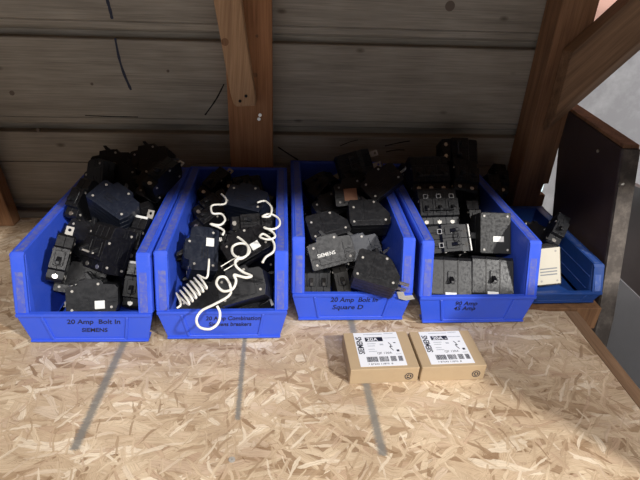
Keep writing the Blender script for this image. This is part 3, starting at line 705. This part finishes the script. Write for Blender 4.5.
# (bin, kind, poles, body, opts, p0, p1, z, normal, face, label)
SPEC = [
 # ---- first bin
 (0,'s',2,'black2',('side','tab2'),(67,292),(115,289),.058,(0,-.80,.6),'s','wide breaker with white sticker on its side at front of the first bin'),
 (0,'s',1,'black2',('strip',),(130,302),(130,266),.050,(0,-.88,.47),'t','upright breaker with white strip in the right front corner of the first bin'),
 (0,'s',1,'black',('tab',),(50,270),(57,246),.085,(.35,-.75,.55),'t','black breaker against the left wall of the first bin, silver screw facing out'),
 (0,'s',2,'black2',('tab',),(74,226),(106,246),.105,(-.1,-.65,.75),'s','black breaker lying askew in the first bin, below the big block'),
 (0,'s',3,'navy',(),(98,198),(131,210),.150,(0,-.45,.9),'s','big dark three pole block near the top of the heap in the first bin'),
 (0,'s',1,'black',('side',),(141,198),(162,166),.160,(.1,-.65,.75),'s','slim black breaker with a pale strip leaning on the right rim of the first bin'),
 (0,'s',2,'black',(),(104,163),(130,159),.165,(0,-.8,.6),'s','black breaker crowning the heap of the first bin against the wall'),
 (0,'s',1,'black',(),(80,196),(86,168),.150,(-.5,-.6,.6),'s','black breaker at the back left of the heap in the first bin'),
 (0,'s',2,'black',('tie',),(102,264),(114,238),.085,(-.55,-.55,.62),'t','breaker with handle tie standing on edge in the centre of the first bin'),
 (0,'s',1,'black',('strip','tab'),(143,256),(146,226),.095,(-.2,-.75,.62),'t','black breaker with white end sticker along the right wall of the first bin'),
 (0,'s',1,'black2',(),(122,246),(136,226),.100,CF,'s','black breaker tucked behind the upright one on the right of the first bin'),
 (0,'s',2,'black',('tab',),(72,256),(94,264),.070,(0,-.7,.7),'s','black two pole breaker above the front one of the first bin, tab showing at left'),
 (0,'s',1,'black',('tab',),(150,182),(170,162),.165,(0,-.5,.85),'t','black breaker at right back of the first bin, tab up'),
 (0,'s',1,'black2',(),(74,232),(84,206),.110,(-.5,-.6,.6),'s','black breaker leaning left above the inner blue wall of the first bin'),
 (0,'s',1,'black',(),(120,172),(142,180),.155,(0,-.6,.8),'s','black breaker at the back of the first bin, right below the topmost one'),
 (0,'s',1,'black2',(),(122,222),(140,214),.120,(0,-.7,.7),'t','black breaker right below the big block in the first bin'),
 (0,'s',1,'black',('tab',),(160,200),(172,180),.140,(0,-.6,.8),'s','black breaker in the gap beside the right rim of the first bin, high up'),
 (0,'s',1,'black2',(),(70,208),(78,190),.135,(-.3,-.6,.75),'t','black breaker high on the left edge of the heap in the first bin, handle up'),
 (0,'s',2,'black',('tab',),(146,164),(165,161),.165,(.1,-.7,.7),'s','black breaker high at the back right of the first bin, against the wall'),
 # ---- second bin
 (1,'s',2,'navy',(),(230,206),(258,218),.125,(0,-.6,.8),'s','blue grey breaker lying slantwise at the back of the second bin between two wire coils'),
 (1,'s',2,'navy',('sidew',),(198,266),(212,236),.110,(.1,-.65,.75),'s','navy breaker with small white sticker at left in the second bin'),
 (1,'s',2,'black2',(),(250,296),(272,280),.075,(0,-.7,.7),'s','black breaker on its side at the right front of the second bin, rivets showing'),
 (1,'s',1,'black2',(),(206,298),(234,288),.065,(0,-.6,.8),'s','black breaker on its side in the second bin, under the big wire loop'),
 (1,'s',1,'black',('sidew',),(236,280),(254,268),.090,(0,-.6,.8),'s','black breaker with white tag in the middle of the second bin'),
 (1,'s',1,'black',('tab',),(256,262),(272,246),.095,(0,-.7,.7),'t','black breaker at the right wall of the second bin beneath the long coil'),
 (1,'s',1,'black',(),(200,204),(214,194),.120,CF,'t','black breaker at the back left of the second bin near the small coil'),
 (1,'s',2,'black',(),(226,190),(248,189),.120,(0,-.7,.7),'t','black two pole breaker against the back wall of the second bin'),
 (1,'s',1,'black',('tab',),(262,192),(276,198),.125,CF,'t','black breaker in the back right corner of the second bin'),
 (1,'s',1,'black',(),(268,216),(279,234),.110,(-.3,-.6,.7),'s','black breaker leaning on the right wall of the second bin inside the coil'),
 (1,'s',1,'black',('tab',),(208,222),(224,212),.115,CF,'t','black breaker below the small coil at the left back of the second bin'),
 (1,'s',1,'black',(),(232,246),(250,254),.105,CF,'t','black breaker in the centre of the second bin under the knot of wire'),
 (1,'s',1,'black',(),(186,296),(196,272),.060,(.3,-.7,.6),'s','black breaker in the left front corner of the second bin under the tight coil'),
 (1,'s',1,'black',('tab',),(206,188),(216,180),.120,(0,-.6,.8),'t','black breaker in the back left corner of the second bin'),
 (1,'s',1,'black2',('strip',),(258,300),(268,296),.060,(0,-.8,.6),'t','black breaker low at the right front corner of the second bin'),
 (1,'s',1,'black',(),(246,236),(260,232),.115,(0,-.6,.8),'t','black breaker left of the long coil in the second bin, handle up'),
 # ---- third bin
 (2,'q',1,'black2',('pale',),(310,292),(310,266),.058,(0,-.85,.5),'t','leftmost of three upright breakers right behind the third bin lip'),
 (2,'q',1,'black2',('pale',),(325,292),(325,266),.058,(0,-.85,.5),'t','middle one of three upright breakers right behind the third bin lip'),
 (2,'q',1,'grey',('pale',),(340,292),(340,266),.058,(0,-.85,.5),'t','dusty grey breaker, rightmost of three upright ones behind the third bin lip'),
 (2,'s',1,'black2',('brand',),(309,262),(340,250),.115,(.05,-.80,.55),'s','long black breaker lying slantwise with pale SIEMENS print in the third bin'),
 (2,'s',1,'navy',('tab',),(344,253),(362,246),.100,(0,-.7,.7),'s','navy breaker with silver tab in the middle of the third bin'),
 (2,'q',2,'black2',(),(362,270),(396,276),.082,(0,-.62,.78),'s','large black breaker with four rivets at the right front of the third bin'),
 (2,'q',2,'black2',(),(308,224),(337,217),.110,(0,-.55,.84),'s','black riveted breaker lying flat by the left wall of the third bin'),
 (2,'q',2,'black2',(),(355,222),(383,214),.125,(0,-.55,.84),'s','black riveted breaker lying flat by the right wall of the third bin'),
 (2,'q',3,'black',(),(366,176),(392,172),.155,(0,-.85,.5),'t','wide dark breaker lying across the back of the third bin, over the rim'),
 (2,'s',1,'black',('orangetop',),(344,192),(362,190),.140,(0,-.8,.6),'s','black breaker with an orange sticker at the back of the third bin'),
 (2,'q',1,'black2',(),(306,190),(320,182),.120,(0,-.7,.7),'t','black breaker at the back left of the third bin, two silver screws up'),
 (2,'s',1,'black',('tab',),(382,250),(396,236),.095,(-.2,-.7,.7),'s','black breaker by the right wall of the third bin above the large riveted one'),
 (2,'s',1,'black',(),(326,200),(342,194),.125,(0,-.6,.8),'s','black breaker behind the left riveted one in the third bin'),
 (2,'s',1,'black',(),(346,284),(358,262),.070,(-.2,-.8,.6),'s','breaker between the three upright ones and the large one in the third bin'),
 (2,'q',1,'black',(),(330,180),(340,170),.140,(0,-.7,.7),'t','black breaker upright at the back of the third bin, left of the orange sticker'),
 (2,'s',1,'black',('tab',),(380,200),(392,190),.140,(-.2,-.7,.7),'s','black breaker leaning on the back right wall of the third bin'),
 # ---- fourth bin
 (3,'f',3,'black2',(),(447,291),(447,267),.058,(0,-.78,.62),'t','left one of two wide flat breakers behind the fourth bin lip'),
 (3,'f',3,'black2',(),(493,290),(493,265),.058,(0,-.78,.62),'t','right one of two wide flat breakers behind the fourth bin lip'),
 (3,'s',2,'black2',('square','estrip'),(470,243),(432,246),.108,(0,-.75,.66),'t','breaker with two printed squares in the fourth bin, above left flat one'),
 (3,'s',3,'black2',('square',),(441,216),(439,192),.140,(0,-.75,.66),'t','three pole breaker with three silver screws at the left of the fourth bin'),
 (3,'r',2,'grey2',('sidew',),(497,250),(497,216),.118,(0,-.84,.54),'s','tall black slab breaker with white sticker against the right wall of the fourth bin'),
 (3,'s',1,'black',(),(474,203),(474,184),.125,(0,-.75,.66),'t','black single breaker with silver screw at the middle back of the fourth bin'),
 (3,'s',1,'black',(),(488,201),(488,182),.125,(0,-.75,.66),'t','black single breaker with silver screw at the right back of the fourth bin'),
 (3,'s',3,'black',(),(432,188),(430,168),.165,(0,-.75,.66),'t','dark three pole breaker at the back left of the fourth bin near the wall'),
 (3,'s',2,'black',(),(470,184),(470,168),.165,(0,-.6,.8),'t','dark two pole breaker at the back of the fourth bin under the topmost block'),
 (3,'s',1,'black',(),(494,180),(494,168),.150,(0,-.6,.8),'t','dark single breaker at the back right of the fourth bin by the corner post'),
 (3,'s',2,'black',(),(450,157),(478,158),.205,(0,-.8,.6),'t','topmost black block at the back of the fourth bin'),
 (3,'s',2,'black',(),(418,186),(416,166),.160,(0,-.75,.66),'t','dark two pole breaker in the back left corner of the fourth bin'),
 (3,'s',1,'black',(),(476,226),(476,208),.105,(0,-.75,.66),'t','black breaker between the squares breaker and the tall slab in the fourth bin'),
 # ---- small bin
 (4,'s',1,'grey',('creamside',),(545,284),(544,254),.047,(-.1,-.95,.3),'s','breaker with a large cream sticker standing in the small navy bin'),
 (4,'s',1,'black2',('tab',),(556,238),(566,216),.085,(0,-.6,.8),'t','black breaker sticking out at the top of the small navy bin'),
 (4,'s',1,'black',(),(535,228),(550,236),.070,(0,-.5,.85),'s','black breaker at the back of the small navy bin next to the cream one'),
]
M['grey2'] = plastic('dark_grey_bakelite', (.010, .010, .011), .4, .45, (.03, .03, .03), 200)
ORD = ['first', 'second', 'third', 'fourth']
def pose(p0, p1, z, N, face, poles=1):
    cx, cy = (p0[0]+p1[0])/2, (p0[1]+p1[1])/2
    N = Vector(N).normalized(); hd = poles*PW/2 if face == 's' else .0285
    cen = at(cx, cy, 2, z+N.z*hd)
    def hit(p):
        d = ray(*p); o = Vector((0, 0, CAMH)); return o+d*((cen-o).dot(N)/d.dot(N))
    Y = (hit(p1)-hit(p0)); Y = (Y-N*Y.dot(N)).normalized()
    if face == 's': X = N; Z = X.cross(Y)
    else: Z = N; X = Y.cross(Z)
    q = Matrix((X, Y, Z)).transposed().to_quaternion()
    return cen-N*hd, q
ITEMS = []     # (object, poles, kind, bin)
def add(bi, kind, poles, body, opts, cen, q, label, group):
    o = instance(kind, poles, body, opts)
    o.rotation_mode = 'QUATERNION'; o.location = cen; o.rotation_quaternion = q
    tag(o, label, 'circuit breaker', group)
    ITEMS.append((o, poles, kind, bi)); return o
GR = ['loose circuit breakers in the first bin', 'loose circuit breakers in the second bin', 'loose circuit breakers in the third bin', 'loose circuit breakers in the fourth bin', 'loose circuit breakers in the small navy bin']
for (bi, kind, poles, body, opts, p0, p1, z, N, face, label) in SPEC:
    cen, q = pose(p0, p1, z, N, face, poles)
    add(bi, kind, poles, body, opts, cen, q, label, GR[bi])
# breakers of the bottom layer that the visible ones rest on
NV = len(ITEMS)
FILL = []
for bi in range(4):
    bx, by, ba = BINS[bi]
    rows = (1, 2, 3)
    for r in rows:
        for s in (-1, 1):
            if bi == 2 and r == 0: continue
            FILL.append((bi, bx+s*.041, by+.045+r*.083, .040))
    if False:
        for r in (1, 2, 3):
            FILL.append((bi, bx+.0, by+.06+r*.08, .095))
for (bi, x, y, z) in FILL:
    add(bi, 's', 3, 'black', (), Vector((x, y, z)), Quaternion((1, 0, 0, 0)), 'black breaker buried beneath the visible ones inside the %s blue bin' % ORD[bi], 'buried circuit breakers in the %s bin' % ORD[bi])

SETTLED = {0:(-0.3092,0.7066,0.0635,0.738,-0.179,-0.178,-0.626),1:(-0.2537,0.7383,0.0608,0.871,0.484,0.075,-0.033),2:(-0.3633,0.7343,0.1155,0.887,0.421,0.187,-0.013),3:(-0.3375,0.8032,0.1122,0.450,-0.369,-0.029,-0.813),
4:(-0.2910,0.8272,0.1607,0.537,-0.555,-0.138,-0.620),5:(-0.2562,0.9390,0.1648,0.773,0.139,-0.508,-0.354),6:(-0.3494,1.0163,0.1725,0.733,-0.134,-0.220,-0.630),7:(-0.3583,0.9353,0.1695,0.424,0.208,-0.774,-0.421),
8:(-0.2906,0.7416,0.1306,0.852,0.422,-0.179,-0.252),9:(-0.2494,0.7909,0.1197,0.885,0.439,-0.050,-0.150),10:(-0.2761,0.8354,0.0938,0.599,-0.135,-0.676,-0.407),11:(-0.3455,0.7616,0.0561,0.683,-0.323,-0.184,-0.629),
12:(-0.2272,0.9065,0.1900,0.925,0.254,0.085,-0.270),13:(-0.3547,0.8779,0.1111,0.497,0.174,-0.738,-0.422),14:(-0.3161,0.9674,0.1618,0.629,-0.341,0.012,-0.698),15:(-0.2831,0.8879,0.1154,0.792,0.280,0.151,-0.521),
16:(-0.2693,0.9540,0.1084,0.746,0.068,-0.562,-0.351),17:(-0.3605,0.8592,0.1616,0.906,0.373,-0.060,-0.191),18:(-0.2699,1.0225,0.1814,0.641,-0.154,-0.284,-0.696),19:(-0.0644,0.8724,0.1542,0.516,-0.428,-0.262,-0.694),
20:(-0.1435,0.7502,0.1159,0.753,0.258,-0.576,-0.187),21:(-0.0622,0.6900,0.0935,0.612,-0.152,-0.366,-0.684),22:(-0.1317,0.7007,0.0551,0.632,-0.053,-0.398,-0.663),23:(-0.0631,0.7453,0.1355,0.666,-0.132,-0.501,-0.536),
24:(-0.0548,0.7615,0.0905,0.871,0.202,0.030,-0.447),25:(-0.1406,0.9200,0.1233,0.868,0.279,0.134,-0.388),26:(-0.0813,0.9999,0.1201,0.760,0.238,0.197,-0.571),27:(-0.0561,0.9353,0.1271,0.575,0.138,0.169,-0.789),
28:(-0.0596,0.8778,0.1036,0.294,-0.471,0.023,-0.832),29:(-0.1388,0.8801,0.1133,0.869,0.285,0.081,-0.396),30:(-0.0827,0.8085,0.1004,0.536,0.284,0.400,-0.687),31:(-0.1383,0.7574,0.0566,0.780,0.238,-0.480,-0.325),
32:(-0.1450,0.9967,0.1366,0.897,0.309,0.119,-0.292),33:(-0.0573,0.7069,0.0394,0.665,0.487,0.392,-0.408),34:(-0.0547,0.8136,0.1380,0.683,0.276,0.254,-0.626),35:(0.0491,0.7619,0.0595,0.870,0.493,0.002,0.002),
36:(0.0705,0.7617,0.0596,0.871,0.492,0.000,0.006),37:(0.1008,0.7625,0.0605,0.869,0.482,-0.013,0.109),38:(0.0816,0.7524,0.1228,0.688,-0.135,-0.307,-0.643),39:(0.1389,0.8061,0.0947,0.725,-0.106,-0.307,-0.608),
40:(0.1561,0.7075,0.1051,0.570,-0.410,-0.217,-0.678),41:(0.0836,0.8504,0.1118,0.645,-0.238,-0.420,-0.592),42:(0.1619,0.8629,0.1316,0.622,-0.305,-0.331,-0.641),43:(0.1547,1.0030,0.1708,0.685,0.423,0.284,-0.521),
44:(0.1397,0.9383,0.1508,0.697,-0.180,-0.250,-0.648),45:(0.0813,1.0515,0.1201,0.812,0.304,0.122,-0.484),46:(0.1544,0.8175,0.0542,0.569,-0.074,-0.581,-0.577),47:(0.0975,0.9459,0.1144,0.692,-0.185,-0.459,-0.526),
48:(0.1577,0.7637,0.0703,0.621,0.271,-0.441,-0.588),49:(0.0855,0.9993,0.1309,0.862,0.334,0.028,-0.380),50:(0.1905,0.9196,0.1817,0.638,-0.049,-0.504,-0.580),51:(0.2961,0.7546,0.0610,0.900,0.434,0.011,-0.022),
52:(0.3731,0.7558,0.0616,0.900,0.434,0.014,-0.029),53:(0.2997,0.7987,0.1156,0.618,0.279,-0.303,0.670),54:(0.2989,0.8839,0.1395,0.916,0.401,-0.006,0.018),55:(0.3885,0.8175,0.1198,0.624,0.332,-0.617,-0.346),
56:(0.3991,0.9789,0.1200,0.904,0.418,0.087,0.024),57:(0.4542,0.9924,0.1281,0.911,0.413,0.020,0.012),58:(0.2947,0.9552,0.1797,0.915,0.403,-0.003,0.021),59:(0.3671,0.9517,0.1776,0.948,0.306,0.072,-0.044),
60:(0.4817,1.0293,0.1404,0.948,0.317,0.024,-0.030),61:(0.3738,1.0197,0.2072,0.629,0.301,0.308,-0.648),62:(0.2803,1.0033,0.1473,0.910,0.415,-0.004,0.023),63:(0.3800,0.8986,0.1093,0.907,0.419,0.025,0.031),
64:(0.5048,0.8091,0.0565,0.512,0.433,-0.627,-0.396),65:(0.5512,0.8741,0.0953,0.909,0.305,0.098,-0.267),66:(0.5313,0.9095,0.0650,0.484,-0.522,-0.145,-0.687),67:(-0.3518,0.8369,0.0399,1.000,0.000,0.000,0.000),
68:(-0.2657,0.8165,0.0393,1.000,0.000,0.000,0.000),69:(-0.3509,0.9144,0.0399,1.000,0.000,0.000,0.000),70:(-0.2689,0.8960,0.0400,1.000,0.000,0.000,0.000),71:(-0.3507,0.9922,0.0400,1.000,0.000,0.000,0.000),
72:(-0.2689,0.9790,0.0400,1.000,0.000,0.000,0.000),73:(-0.1376,0.8327,0.0400,1.000,0.000,0.000,0.000),74:(-0.0556,0.8248,0.0390,1.000,0.000,0.000,0.000),75:(-0.1376,0.9105,0.0400,1.000,0.000,0.000,0.000),
76:(-0.0556,0.9045,0.0400,1.000,0.000,0.000,0.000),77:(-0.1376,0.9884,0.0400,1.000,0.000,0.000,0.000),78:(-0.0556,0.9845,0.0400,1.000,0.000,0.000,0.000),79:(0.0768,0.8725,0.0399,1.000,0.000,0.000,0.000),
80:(0.1606,0.8916,0.0398,1.000,0.000,0.000,0.000),81:(0.0786,0.9503,0.0400,1.000,0.000,0.000,0.000),82:(0.1606,0.9691,0.0400,1.000,0.000,0.000,0.000),83:(0.0786,1.0310,0.0400,1.000,0.000,0.000,0.000),
84:(0.1606,1.0469,0.0400,1.000,0.000,0.000,0.000),85:(0.2966,0.8554,0.0400,1.000,0.000,0.000,0.000),86:(0.3786,0.8471,0.0400,1.000,0.000,0.000,0.000),87:(0.2966,0.9384,0.0400,1.000,0.000,0.000,0.000),
88:(0.3786,0.9413,0.0400,1.000,0.000,0.000,0.000),89:(0.2966,1.0214,0.0400,1.000,0.000,0.000,0.000),90:(0.3778,1.0214,0.0400,1.000,0.000,0.000,0.000)}
#SETTLED_HERE
for i, v in SETTLED.items():
    if i < len(ITEMS):
        o = ITEMS[i][0]; o.location = v[:3]; o.rotation_quaternion = Quaternion(v[3:])
for i in sorted(globals().get('DROP', []), reverse=True):
    o = ITEMS[i][0]
    for ch in list(o.children_recursive)+[o]: bpy.data.objects.remove(ch)

# ------------------------------------------------------------------ coiled white wires, each a pigtail of a breaker of the second bin
bpy.context.view_layer.update()
def wire(pts, owner, r=.0019, z0=.13, z1=None, name='pigtail_wire'):
    """pts are (px, py, z)"""
    P = [at(x, y, 2, z) for x, y, z in pts]
    P = spline(P, 7)
    inv = owner.matrix_world.inverted()
    bm = bm_new(); tube(bm, [inv @ p for p in P], r, 8)
    o = ob(name, bm, M['wire'], owner, smooth=True); o['label'] = 'white coiled pigtail wire'
    return o
I2 = [it[0] for it in ITEMS if it[3] == 1]
def c8(l, z): return [(170+x/4.8, 240+y/4.8, zz) for (x, y), zz in zip(l, z if isinstance(z, list) else [z]*len(l))]
# big loop over the lip
path = [(237.5,237),(243,241),(248,247),(247,255),(240,258),(233,254),(232.5,247),(239,243.5),(247,245),(249.5,252),(243,258),(236,260),(236,266),(243,272),(250,275),(251,276.5),(246,277.5),(239,276),(234,275),(236,281),(232.5,289),(223,291),(216.5,284),(219,277.5),(225.5,277.5),(230,285),(229.5,295),(215,304),(202,310.5),(196.5,319),(199.5,327),(210,329),(218,323),(220,313),(217,306)]
zz = [.15]*9+[.15,.15,.148,.145,.14,.14,.14,.14,.14,.14,.135,.13,.125,.13,.13,.13,.12,.11,.095,.082,.072,.066,.066,.072,.082,.09]
wire([(x, y, z) for (x, y), z in zip(path, zz)], I2[4], .0021)
# tight coil at left
pts = [(209,259,.145),(208.5,268,.14),(206.5,278,.13)]
n = 6*10
for k in range(n+1):
    t = k/n; cx, cy = 203+(182-203)*t, 281+(300-281)*t; a_ = 2*math.pi*6*t
    ax = Vector((.63, .77)) ; w1 = 8.5*math.cos(a_); w2 = 2.6*math.sin(a_)
    if k % 1 == 0: pts.append((cx-.75*w1*.8+.63*w2, cy-.62*w1*1.15+.3*w2, .125-.03*t+.006*math.sin(a_)))
pts += [(181,304,.09),(177,308,.085)]
P = [at(x, y, 2, z) for x, y, z in pts]
inv = I2[3].matrix_world.inverted(); bm = bm_new(); tube(bm, [inv @ p for p in spline(P, 4)], .0017, 8)
o = ob('pigtail_wire', bm, M['wire'], I2[3], smooth=True); o['label'] = 'white coiled pigtail wire'
# long coil at right
path = [(257.5,202.5),(265,201),(271,206.5),(271.5,212),(269,216.5)]
path2 = [(262.5,216.5),(270,214),(278.5,218.5),(279.5,225),(274,229),(266,228.5),(264.5,227.5),(272.5,232),(275,237),(268,239.5),(260,237),(263.5,234),(272,240),(274.5,246),(273,252),(266,257),(262.5,262.5)]
wire([(x, y, .180-.0012*i) for i, (x, y) in enumerate(path+path2)], I2[0])
# small coil upper left
path = [(221.5,194),(226,199),(224.5,204),(213.5,205),(211,208),(213,213.5),(221.5,214),(225,220),(220,225),(210.5,224),(219,227.5),(224,231),(222.5,235)]
wire([(x, y, .172-.001*i) for i, (x, y) in enumerate(path)], I2[6])
# two short straight tails
wire([(221,266.5,.14),(230,261,.142),(239,256,.145)], I2[4], .0009)
wire([(224,270.5,.14),(233,265,.142),(242,257.5,.145)], I2[4], .0009)
# grey clip on the third bin's lip
q = [at(x, y, 1, .708) for x, y in ((396,290),(403,290),(404,294),(412,293.5),(414,297),(405,298.5),(398,296.5))]
bm = bm_new(); prism(bm, [(v.x, v.z) for v in q], .7015, .7035, 1)
cl = ob('metal_clip', bm, M['dull'], bevel=.0004, seg=1); tag(cl, 'small grey metal clip hooked on the right end of the third bin lip', 'clip')

# ------------------------------------------------------------------ light
def area(name, loc_, target, sx, sy, power, col):
    li = bpy.data.lights.new(name, 'AREA'); li.shape = 'RECTANGLE'; li.size = sx; li.size_y = sy; li.energy = power; li.color = col
    o = bpy.data.objects.new(name, li); C.objects.link(o); o.location = loc_
    o.rotation_euler = (Vector(target)-Vector(loc_)).to_track_quat('-Z', 'Y').to_euler(); return o
# both lamps lie in the sloping plane through the added shade shelf's front edge
k1 = 2.05; area('ceiling_tube', (-.2, .87-1.2*k1, .153+k1), (0, .6, 0), 2.6, .07, 80, (1, .965, .93))
k2 = 1.9; area('ceiling_lamp', (2.05, .87-1.2*k2, .153+k2), (.1, .6, 0), .18, .12, 115, (1, .97, .92))
area('far_wall_fill', (2.3, 1.0, .9), (1.2, 1.62, .1), .8, .8, 2.4, (.92, .95, 1))  # unseen fill light added to brighten the far surfaces on the right
sl = bpy.data.lights.new('wall_fill_spot', 'SPOT'); sl.energy = 30; sl.spot_size = math.radians(11); sl.spot_blend = .6; sl.shadow_soft_size = .08; sl.color = (.95, .97, 1)  # unseen narrow spot added to lift the lower right wall
so = bpy.data.objects.new('wall_fill_spot', sl); C.objects.link(so); so.location = (.66, -.5, 1.26); so.rotation_euler = (Vector((.80, .98, -.22))-so.location).to_track_quat('-Z', 'Y').to_euler()
wd_ = bpy.data.worlds.new('world'); SC.world = wd_; wd_.use_nodes = True
bg = wd_.node_tree.nodes['Background']; bg.inputs[1].default_value = .80
# a room seen all round: lit floor and lower walls, dark roof space
_t = wd_.node_tree; _c = _t.nodes.new('ShaderNodeTexCoord'); _s = _t.nodes.new('ShaderNodeSeparateXYZ'); _r = _t.nodes.new('ShaderNodeValToRGB'); _m = _t.nodes.new('ShaderNodeMath'); _m.operation = 'MULTIPLY_ADD'
_m.inputs[1].default_value = .5; _m.inputs[2].default_value = .5
_t.links.new(_c.outputs['Generated'], _s.inputs[0]); _t.links.new(_s.outputs[2], _m.inputs[0]); _t.links.new(_m.outputs[0], _r.inputs[0]); _t.links.new(_r.outputs[0], bg.inputs[0])
_e = _r.color_ramp.elements
_e[0].position = .2; _e[0].color = (.3, .3, .3, 1); _e[1].position = .60; _e[1].color = (.03, .032, .036, 1)
for _p, _v in ((.36, (.95, .95, 1, 1)), (.49, (.95, .95, 1, 1)), (.52, (.22, .22, .24, 1))):
    _n = _e.new(_p); _n.color = _v
SC.view_settings.view_transform = 'Standard'; SC.view_settings.look = 'None'; SC.view_settings.gamma = 1; SC.view_settings.use_curve_mapping = False
SC.view_settings.exposure = 0.0
